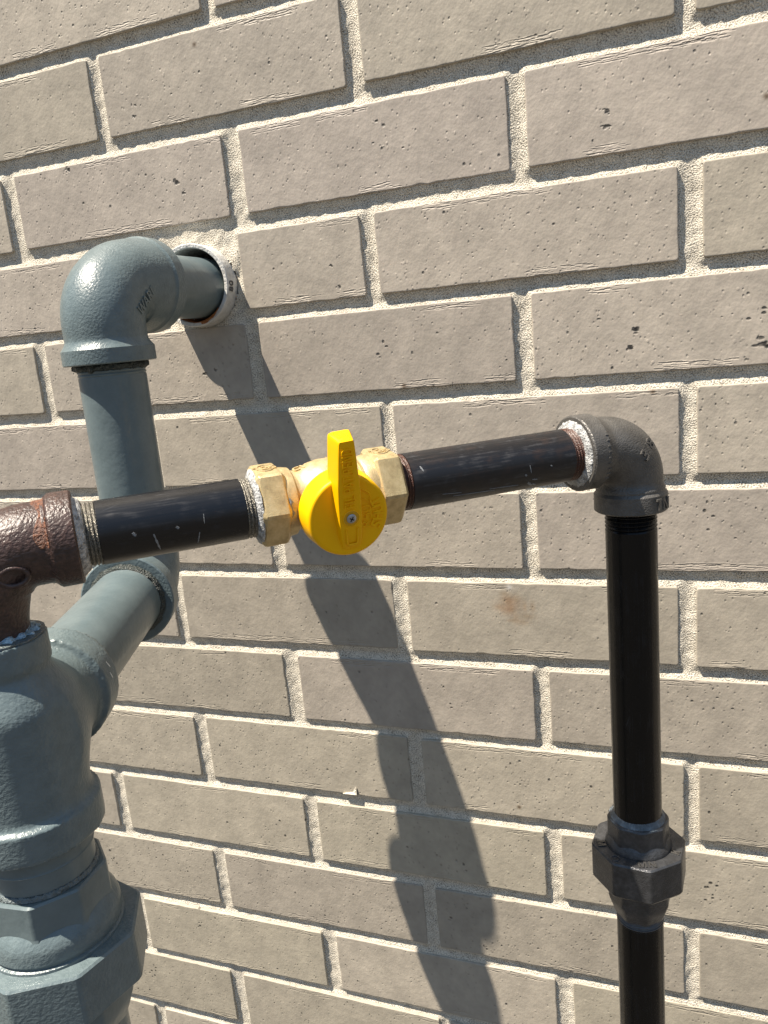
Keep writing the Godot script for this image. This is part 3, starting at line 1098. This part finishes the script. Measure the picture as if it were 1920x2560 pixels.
func build_black_nipple() -> void:
	var base := RUN_FROM + run_dir * 0.264
	var o := thing("black_pipe_nipple", "short blue-black threaded pipe between the rusty elbow and the brass valve", "pipe nipple", base)
	var b := Builder.new()
	lathe(b, RUN_FROM, run_dir, [Vector2(GAS_R, 0.2375), Vector2(GAS_R, 0.27), Vector2(GAS_R, 0.2965)])
	part("pipe_wall", made(b), materials.nipple, o, base)
	b = Builder.new()
	lathe(b, RUN_FROM, run_dir, [Vector2(0.0122, 0.22)] + threads(0.01335, 0.2315, 4, 0.00155, 0.0008) + [Vector2(0.0133, 0.2378)])
	part("thread", made(b, 30.0), materials.thread_bright, o, base)
	b = Builder.new()
	lathe(b, RUN_FROM, run_dir, [Vector2(0.0133, 0.296)] + threads(0.01335, 0.2962, 4, 0.00155, 0.0008) + [Vector2(0.0122, 0.312)])
	part("thread", made(b, 30.0), materials.thread_bright, o, base)
	# jointing paste: a tapered cuff at the elbow, a ring at the valve
	b = Builder.new()
	lathe(b, RUN_FROM, run_dir, [Vector2(0.0125, 0.2279), Vector2(0.0167, 0.2281), Vector2(0.0162, 0.2296), Vector2(0.0152, 0.2312), Vector2(0.0142, 0.2322), Vector2(0.0125, 0.2327)], 80, 0.0006, 30.0)
	part("jointing_paste", made(b, 60.0), materials.dope, o, base)
	b = Builder.new()
	lathe(b, RUN_FROM, run_dir, [Vector2(0.0125, 0.3005), Vector2(0.0138, 0.301), Vector2(0.0152, 0.3017), Vector2(0.0163, 0.3022), Vector2(0.0165, 0.3028), Vector2(0.012, 0.303)], 80, 0.0006, 30.0)
	part("jointing_paste", made(b, 60.0), materials.dope, o, base)
	# chips and scratches
	var face := face_angle(run_dir)
	for q in [[0.2588, 0.62, 0.0085, 1.35, 0.0005], [0.2755, 0.72, 0.006, 1.75, 0.0003], [0.2505, 0.22, 0.0019, 1.0, 0.0007], [0.2675, 0.24, 0.0014, 0.9, 0.0006], [0.2785, 0.1, 0.004, 1.62, 0.0002]]:
		chip(o, base, RUN_FROM, run_dir, GAS_R, q[0], face + q[1], q[2], q[3], materials.chip, "paint_scratch", q[4])


# the angle about an axis that looks towards where one stands to read the valve
func face_from(at: Vector3, axis: Vector3) -> float:
	var e := across(axis)
	var to := Vector3(0.2, -0.29, 0.54) - at
	return atan2(to.dot(e[1]), to.dot(e[0]))


func face_angle(axis: Vector3) -> float:
	return face_from(RUN_FROM + run_dir * 0.3, axis)


func build_valve() -> void:
	var c := RUN_FROM + run_dir * 0.3358
	var u := run_dir
	var n := u.cross(Vector3.UP).normalized()
	if n.z < 0:
		n = -n
	var tilt := deg_to_rad(-7.5)
	var stem := (n * cos(tilt) + Vector3.UP * sin(tilt)).normalized()
	stem = (stem - u * stem.dot(u)).normalized()
	var v := stem.cross(u).normalized()      # up, nearly
	var o := thing("gas_valve", "brass gas ball valve with a yellow plastic handle between the black pipes", "valve", c)
	o.basis = Basis(u, v, stem)
	# from here on in the valve's own axes: x along the pipe, y up, z out of the handle
	var X := Vector3.RIGHT
	var b := Builder.new()
	lathe(b, Vector3.ZERO, X, [Vector2(0.0120, -0.0245), Vector2(0.0153, -0.0235), Vector2(0.0156, -0.0205), Vector2(0.015, -0.0172), Vector2(0.0136, -0.0162), Vector2(0.0132, -0.0145), Vector2(0.0140, -0.0115), Vector2(0.0158, -0.007), Vector2(0.0166, -0.002), Vector2(0.0166, 0.003), Vector2(0.0158, 0.008), Vector2(0.0146, 0.0115), Vector2(0.0143, 0.014), Vector2(0.0151, 0.0155), Vector2(0.0156, 0.018), Vector2(0.0156, 0.0205), Vector2(0.012, 0.021)], 72)
	var body := part("valve_body", made(b, 30.0), materials.brass, o)
	b = Builder.new()
	lathe(b, Vector3.ZERO, Vector3.BACK, [Vector2(0.0128, 0.004), Vector2(0.0122, 0.0125), Vector2(0.0108, 0.0152), Vector2(0.007, 0.0158), Vector2(0.007, 0.022)], 48)
	part("stem_boss", made(b, 40.0), materials.brass, body)
	# cast ribs beside the body on the right
	for q in [0.0122, 0.0142]:
		b = Builder.new()
		lathe(b, Vector3.ZERO, X, [Vector2(0.0138, q - 0.0009), Vector2(0.01545, q - 0.0003), Vector2(0.01545, q + 0.0003), Vector2(0.0138, q + 0.0009)], 64)
		part("cast_rib", made(b, 60.0), materials.brass, body)
	for side in 2:
		b = Builder.new()
		var x0: float = -0.0335 if side == 0 else 0.0198
		var x1: float = -0.0210 if side == 0 else 0.0326
		prism(b, Vector3.ZERO, X, Vector3.UP, 6, deg_to_rad(30.0), [Vector2(0.0125, x0), Vector2(0.0172, x0), Vector2(0.0186, x0 + 0.0013), Vector2(0.0188, x0 + 0.0022), Vector2(0.0188, x1 - 0.0022), Vector2(0.0186, x1 - 0.0013), Vector2(0.017, x1), Vector2(0.0125, x1)], 0.0009)
		var hx := part("hexagon_end", made(b, 25.0), materials.brass, o)
		# oval maker's mark on the top flat
		var seat := Vector3((x0 + x1) / 2, 0.0163, -0.0008)
		b = Builder.new()
		var tor := []
		for i in 29:
			var a := TAU * i / 28.0
			var d := Vector3(cos(a) * 0.0036, 0, sin(a) * 0.0046)
			var r := d.normalized()
			tor.append(ring_at(seat + d, r, Vector3.UP, 0.0005, 6))
		b.grid(tor, true)
		part("oval_mark", made(b, 60.0), materials.brass, hx)
		letters("125", 0.0038, 0.0007, materials.brass, hx, facing(seat + Vector3(0, 0.0001, 0), Vector3.UP, Vector3.FORWARD))
	# rough cast lettering along the top of the body
	letters("CWP", 0.0046, 0.0016, materials.brass, body, facing(Vector3(-0.0085, 0.0143, -0.001), Vector3(-0.22, 1, 0), Vector3.FORWARD))
	letters("WOG", 0.0042, 0.0016, materials.brass, body, facing(Vector3(0.0085, 0.0143, -0.001), Vector3(0.22, 1, 0), Vector3.FORWARD))
	# paste smeared on the near hexagon
	b = Builder.new()
	var smear := PackedVector3Array()
	var rings := []
	for i in 7:
		var ring := PackedVector3Array()
		for j in 5:
			var t := j / 4.0 - 0.5
			var w := sin(PI * (0.08 + 0.84 * i / 6.0))
			ring.append(Vector3(-0.0212 + t * 0.0024 * w + 0.0007 * sin(i * 1.9), 0.0062 - i * 0.0016, sqrt(maxf(0.0, 0.01575 ** 2 - (0.0062 - i * 0.0016) ** 2)) + (0.0 if j in [0, 4] else 0.0002)))
		rings.append(ring)
	b.grid(rings, false)
	part("paste_smear", made(b, 60.0), materials.chip, o)
	# ---- handle
	var hz := Node3D.new()
	hz.name = "handle"
	hz.position = Vector3(0.0004, -0.0016, 0)
	o.add_child(hz, true)
	b = Builder.new()
	lathe(b, Vector3.ZERO, Vector3.BACK, [Vector2(0.0165, 0.0152), Vector2(0.0183, 0.0152), Vector2(0.0186, 0.0156), Vector2(0.0178, 0.0262), Vector2(0.0175, 0.0272), Vector2(0.0169, 0.0278), Vector2(0.0160, 0.0280), Vector2(0.0148, 0.0277), Vector2(0.008, 0.0274), Vector2(0.001, 0.0274)], 96)
	var disc := part("handle_disc", made(b, 40.0), materials.yellow, hz)
	# lever and ridge: sections going up the handle
	b = Builder.new()
	rings = []
	for q in [[-0.015, 0.004, 0.0252, 0.0277, 0.0048, 0.0], [-0.0138, 0.0043, 0.0252, 0.0285, 0.0051, 0.0], [-0.008, 0.0049, 0.0252, 0.03, 0.0057, 0.0], [0, 0.0052, 0.0252, 0.0312, 0.006, 0.0], [0.008, 0.0052, 0.0252, 0.0324, 0.0061, 0.0], [0.014, 0.005, 0.0252, 0.0333, 0.0061, 0.0], [0.0165, 0.0048, 0.02297, 0.03367, 0.006, 0.0], [0.019, 0.0046, 0.02335, 0.03405, 0.0059, 0.0002], [0.025, 0.0042, 0.02505, 0.03495, 0.0056, 0.0008], [0.03, 0.0038, 0.0258, 0.0357, 0.0053, 0.0014], [0.0332, 0.0035, 0.02628, 0.03618, 0.005, 0.002], [0.0343, 0.0031, 0.02644, 0.03634, 0.0046, 0.002], [0.0348, 0.0024, 0.02732, 0.03562, 0.0038, 0.002]]:
		var lift: float = q[5]      # the back edge stands higher than the front
		var zf: float = q[3]
		var zb: float = q[2]
		var wf: float = q[1]
		var wb: float = q[4]
		var r := minf(0.001, (zf - zb) * 0.35)
		# counter-clockwise about the way up: left back, left front, right front, right back
		var o2 := PackedVector3Array()
		o2.append(Vector3(-wb + r, q[0] + lift, zb))
		o2.append(Vector3(-wb, q[0] + lift, zb + r))
		o2.append(Vector3(-wf, q[0], zf - r))
		o2.append(Vector3(-wf + r * 0.3, q[0], zf - r * 0.3))
		o2.append(Vector3(-wf + r, q[0], zf))
		o2.append(Vector3(wf - r, q[0], zf))
		o2.append(Vector3(wf - r * 0.3, q[0], zf - r * 0.3))
		o2.append(Vector3(wf, q[0], zf - r))
		o2.append(Vector3(wb, q[0] + lift, zb + r))
		o2.append(Vector3(wb - r, q[0] + lift, zb))
		rings.append(o2)
	b.grid(rings, true, true, true)
	var lever := part("lever", made(b, 42.0), materials.yellow, hz)
	lever.position = Vector3(-0.0003, 0.0004, 0)
	lever.rotation.z = deg_to_rad(2.6)
	# raised rim of the pocket below the screw
	b = Builder.new()
	var rim := []
	var path := [Vector2(0.0026, -0.005), Vector2(0.0023, -0.0118), Vector2(0.0017, -0.0125), Vector2(-0.0017, -0.0125), Vector2(-0.0023, -0.0118), Vector2(-0.0026, -0.005)]
	for i in path.size():
		var d: Vector2 = (path[mini(i + 1, path.size() - 1)] - path[maxi(i - 1, 0)]).normalized()
		var q: Vector2 = path[i]
		var zz := 0.0312 + q.y * 0.15 + 0.0001
		rim.append(ring_at(Vector3(q.x, q.y, zz), Vector3(-d.y, d.x, 0), Vector3(0, 0, 1), 0.00045, 8))
	b.grid(rim, true, true, true)
	part("pocket_rim", made(b, 60.0), materials.yellow, lever)
	# screw in its counterbore
	var slope := atan(0.15)
	var nrm := Vector3(0, -sin(slope), cos(slope))
	var bore := Vector3(0, 0, 0.0312)
	b = Builder.new()
	lathe(b, bore, nrm, [Vector2(0.0037, -0.0004), Vector2(0.0038, 0.0003), Vector2(0.0035, 0.0005), Vector2(0.0033, 0.0001)], 48, 0.0, 1.0, false, false)
	part("bore_rim", made(b, 40.0), materials.yellow, lever)
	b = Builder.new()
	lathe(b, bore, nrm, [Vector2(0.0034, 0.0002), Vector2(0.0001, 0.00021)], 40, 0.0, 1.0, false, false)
	part("screw_recess_shade", made(b, 40.0), materials.recess_shade, lever)  # flat disc; the recess shade is in its colour
	b = Builder.new()
	lathe(b, bore, nrm, [Vector2(0.0021, -0.0004), Vector2(0.0021, 0.0007), Vector2(0.0016, 0.0011), Vector2(0.0008, 0.0012), Vector2(0.0001, 0.0012)], 32)
	var scr := part("screw_head", made(b, 40.0), materials.screw, hz)
	scr.position = lever.position
	for k in 2:
		var bx := BoxMesh.new()
		bx.size = Vector3(0.0023, 0.00045, 0.0004)
		var cross := part("slot_shade_bar", bx, materials.slot_shade, scr)
		cross.transform = facing(bore + nrm * (0.00108 + 0.00002 * k), nrm, Vector3(sin(0.5 + k * PI / 2), cos(0.5 + k * PI / 2), 0))
	# raised lettering
	letters("FIL PAT.PEND", 0.0034, 0.0013, materials.yellow, lever, facing(Vector3(-0.0002, 0.0181, 0.0312 + 0.0181 * 0.15), nrm, Vector3.LEFT).scaled_local(Vector3(0.70, 1, 1)), false)
	letters("8502", 0.0021, 0.0008, materials.yellow, disc, facing(Vector3(0.0078, 0.0005, 0.0275), Vector3.BACK, Vector3.LEFT), false)
	var word := "SHUT"
	for i in 4:
		var a := -0.42 + i * 0.27
		var rad := Vector3(cos(a), sin(a), 0)
		letters(word[i], 0.0036, 0.0013, materials.yellow, disc, facing(rad * 0.0131 + Vector3(0, 0, 0.0276), Vector3.BACK, rad * -1.0), true)
	# arrow over the word
	b = Builder.new()
	rings = []
	for i in 9:
		var a := 0.72 + 0.42 * i / 8.0
		var rad := Vector3(cos(a), sin(a), 0)
		rings.append(ring_at(rad * 0.0128 + Vector3(0, 0, 0.0277), rad, Vector3.BACK, 0.00042, 8))
	b.grid(rings, true, true, true)
	part("raised_arrow", made(b, 60.0), materials.yellow, disc)


func build_black_pipe() -> void:
	var base := Vector3(DROP.x, GROUND, DROP.z)
	var o := thing("black_gas_pipe", "black steel gas pipe leaving the valve, turning at an elbow and dropping at the right", "gas pipe", base)
	var down := Vector3.DOWN
	var b := Builder.new()
	# level pipe
	lathe(b, RUN_FROM, run_dir, [Vector2(GAS_R, 0.373), Vector2(GAS_R, 0.42), Vector2(GAS_R, 0.4595)])
	var level := part("level_pipe", made(b), materials.scuffed, o, base, "scuffed black pipe with rusty ends")
	b = Builder.new()
	lathe(b, RUN_FROM, run_dir, [Vector2(0.0122, 0.365)] + threads(0.0134, 0.3685, 3, 0.0016, 0.0007) + [Vector2(0.0133, 0.3735)])
	part("rusty_thread", made(b, 30.0), materials.thread_rust, o, base)
	b = Builder.new()
	lathe(b, RUN_FROM, run_dir, [Vector2(0.0133, 0.4588)] + threads(0.0134, 0.459, 5, 0.0016, 0.0007) + [Vector2(0.0122, 0.48)])
	part("rusty_thread", made(b, 30.0), materials.thread_rust, o, base)
	var face := face_angle(run_dir)
	for q in [[0.4345, 0.95, 0.0042, 0.75, 0.0008], [0.4372, 1.02, 0.0025, 0.5, 0.0005], [0.4365, 0.75, 0.003, 0.15, 0.0004], [0.404, 0.9, 0.022, 0.05, 0.00018], [0.42, 0.86, 0.016, 0.05, 0.00018], [0.392, 0.72, 0.010, 0.1, 0.00015], [0.431, 0.5, 0.0014, 0.8, 0.0006], [0.378, -0.35, 0.003, 1.2, 0.0005], [0.445, 0.3, 0.0012, 0.4, 0.0004], [0.4335, 0.3, 0.004, 1.4, 0.0003]]:
		chip(o, base, RUN_FROM, run_dir, GAS_R, q[0], face + q[1], q[2], q[3], materials.chip, "paint_scratch", q[4])
	# elbow
	b = Builder.new()
	var arm := 0.0345
	var c := Vector3(DROP.x, DROP.y, DROP.z)
	elbow(b, c, run_dir, down, arm, arm, 0.0185, elbow_stations(arm, arm, 0.0185, 0.0166, 0.0193, 0.0105, 0.0188, 0.0108, 0.012, 0.0005))
	var el := part("elbow", made(b), materials.iron, o, base)
	var nrm := run_dir.cross(down).normalized()
	if nrm.z < 0:
		nrm = -nrm
	var lean := (nrm + 0.3 * (run_dir + Vector3.UP)).normalized()
	letters("3/8", 0.006, 0.0011, materials.iron, el, facing(c - 0.0054 * (run_dir + Vector3.UP) + lean * 0.0166, lean, Vector3.UP - run_dir * 0.8))
	letters("TN", 0.0062, 0.0009, materials.iron, el, facing(c + down * 0.0298 + (nrm + run_dir * 0.35).normalized() * 0.0187, nrm + run_dir * 0.35, Vector3.UP))
	# crimped ribs on the first collar
	for i in 9:
		var e := across(run_dir)
		var a := face + -0.35 + i * 0.15
		var d: Vector3 = cos(a) * e[0] + sin(a) * e[1]
		var t: Vector3 = run_dir.cross(d)
		var bb := Builder.new()
		var rings := []
		for k in 4:
			var l: float = [-0.0275, -0.0268, -0.0252, -0.0245][k]
			var h: float = [0.0188, 0.01965, 0.01965, 0.0184][k]
			rings.append(PackedVector3Array([c + run_dir * l + d * 0.018 - t * 0.0007, c + run_dir * l + d * h - t * 0.0003, c + run_dir * l + d * h + t * 0.0003, c + run_dir * l + d * 0.018 + t * 0.0007]))
		bb.grid(rings, false)
		part("collar_rib", made(bb, 30.0), materials.iron, el)
	b = Builder.new()
	lathe(b, c, run_dir, [Vector2(0.0125, -arm - 0.0016), Vector2(0.0142, -arm - 0.0014), Vector2(0.016, -arm - 0.0006), Vector2(0.0168, -arm - 0.0001), Vector2(0.017, -arm + 0.0008)], 90, 0.0011, 28.0)
	part("jointing_paste", made(b, 60.0), materials.dope, o, base)
	# drop pipe
	var ax := Vector3(DROP.x, 0, DROP.z + 0.001)
	b = Builder.new()
	lathe(b, ax, down, [Vector2(0.0122, 0.385)] + threads(0.0135, 0.3915, 4, 0.0021, 0.0009) + [Vector2(GAS_R, 0.4008), Vector2(GAS_R, 0.5), Vector2(GAS_R, 0.5795)])
	part("drop_pipe", made(b, 30.0), materials.drop, o, base)
	# union
	var un := Node3D.new()
	un.name = "pipe_union"
	o.add_child(un, true)
	var e1 := Vector3.RIGHT
	b = Builder.new()
	lathe(b, ax, down, [Vector2(0.0132, 0.5695), Vector2(0.0143, 0.5715), Vector2(0.0153, 0.5727), Vector2(0.0162, 0.5732), Vector2(0.012, 0.574)], 80, 0.0004, 14.0)
	part("jointing_paste", made(b, 60.0), materials.dope_blue, un, base)
	b = Builder.new()
	prism(b, ax, down, e1, 8, deg_to_rad(34.0), [Vector2(0.0128, 0.5725), Vector2(0.0168, 0.5727), Vector2(0.0176, 0.5738), Vector2(0.0176, 0.586), Vector2(0.0178, 0.592)], 0.0014)
	part("octagon_end", made(b, 24.0), materials.iron_dark, un, base)
	b = Builder.new()
	lathe(b, ax, down, [Vector2(0.0162, 0.584), Vector2(0.0172, 0.5855), Vector2(0.0184, 0.588), Vector2(0.0187, 0.5895), Vector2(0.0187, 0.592)], 72)
	part("seat_ring", made(b, 40.0), materials.iron_dark, un, base)
	b = Builder.new()
	prism(b, ax, down, e1, 8, deg_to_rad(28.0), [Vector2(0.0188, 0.5905), Vector2(0.0191, 0.5898), Vector2(0.0262, 0.5898), Vector2(0.0271, 0.5907), Vector2(0.0271, 0.6105), Vector2(0.0263, 0.6117), Vector2(0.0175, 0.6118)], 0.0011)
	var nut := part("union_nut", made(b, 24.0), materials.iron_dark, un, base)
	for q in [[160.0, "M"], [75.0, "MN"], [18.0, "K"]]:
		var a := deg_to_rad(q[0])
		var d := Vector3(cos(a), 0, sin(a))
		letters(q[1], 0.004, 0.0012, materials.iron_shiny, nut, facing(Vector3(ax.x, -0.5897, ax.z) + d * 0.0216, Vector3.UP, -d))
	b = Builder.new()
	var ring_at_ := Vector3(ax.x, -0.5898, ax.z) + Vector3(cos(deg_to_rad(122.0)), 0, sin(deg_to_rad(122.0))) * 0.0222
	var tor := []
	for i in 17:
		var a := TAU * i / 16.0
		var d := Vector3(cos(a), 0, -sin(a))
		tor.append(ring_at(ring_at_ + d * 0.0022, d, Vector3.UP, 0.0007, 6))
	b.grid(tor, true)
	part("ring_mark", made(b, 60.0), materials.iron_dark, nut)
	b = Builder.new()
	prism(b, ax, down, e1, 8, deg_to_rad(28.0), [Vector2(0.0182, 0.609), Vector2(0.0182, 0.6255), Vector2(0.0165, 0.6305), Vector2(0.0146, 0.636), Vector2(0.0128, 0.6366)], 0.0012)
	part("octagon_end", made(b, 24.0), materials.iron_dark, un, base)
	b = Builder.new()
	lathe(b, ax, down, [Vector2(0.0124, 0.63)] + threads(0.0136, 0.6358, 3, 0.0019, 0.0007) + [Vector2(0.0134, 0.6418)])
	part("thread", made(b, 30.0), materials.dope_blue_dark, un, base)
	b = Builder.new()
	lathe(b, ax, down, [Vector2(GAS_R, 0.64), Vector2(GAS_R, 0.9), Vector2(GAS_R, -GROUND + 0.05)])
	part("lower_pipe", made(b), materials.drop, o, base)


func _ready() -> void:
	# camera
	var cam := Camera3D.new()
	cam.name = "camera"
	cam.fov = 66.331
	cam.near = 0.02
	cam.far = 200.0
	cam.position = Vector3(0.200765, -0.289463, 0.53945)
	cam.rotation_order = EULER_ORDER_YXZ
	cam.rotation = Vector3(-0.2200017, 0.3706562, -0.0935896)
	add_child(cam)
	cam.current = true
	# sky, sun, exposure
	var env := Environment.new()
	env.background_mode = Environment.BG_SKY
	var sky := Sky.new()
	var psm := ProceduralSkyMaterial.new()
	psm.sky_top_color = Color(0.385, 0.475, 0.585)
	psm.sky_horizon_color = Color(0.39, 0.395, 0.385)
	psm.sky_curve = 0.2
	psm.ground_bottom_color = Color(0.24, 0.22, 0.19)
	psm.ground_horizon_color = Color(0.36, 0.35, 0.33)
	psm.energy_multiplier = 1.0
	sky.sky_material = psm
	env.sky = sky
	env.tonemap_mode = Environment.TONE_MAPPER_LINEAR
	env.tonemap_exposure = 2.25
	env.sdfgi_enabled = true
	env.ssao_enabled = true
	env.ssil_enabled = true
	var we := WorldEnvironment.new()
	we.name = "world_environment"
	we.environment = env
	add_child(we)
	var sun := DirectionalLight3D.new()
	sun.name = "sun"
	sun.light_energy = 1.6
	sun.light_color = Color(1.0, 0.955, 0.89)
	sun.light_angular_distance = 0.5
	sun.shadow_enabled = true
	add_child(sun)
	sun.basis = Basis.looking_at(Vector3(1.235, -3.35, -1.0), Vector3.BACK)
	make_materials()
	materials.recess_shade = plain(s(214, 160, 10), 0.5)  # darker copy of the handle yellow, painted shade for the screw recess
	materials.iron_shiny = plain(s(104, 103, 101), 0.26, 0.7)
	materials.dope_blue_dark = tri_material(materials.iron_dark.albedo_texture, null, 0.02, 0.0, 0.35)
	# ground
	var g := MeshInstance3D.new()
	g.name = "ground"
	var pm := PlaneMesh.new()
	pm.size = Vector2(120, 120)
	g.mesh = pm
	g.material_override = materials.ground
	g.position = Vector3(0, GROUND, 0)
	g.set_meta("kind", "structure")
	g.set_meta("label", "bare gravelly ground in front of the wall")
	add_child(g)
	build_wall()
	build_sleeve()
	build_grey()
	build_rusty()
	build_black_nipple()
	build_valve()
	build_black_pipe()
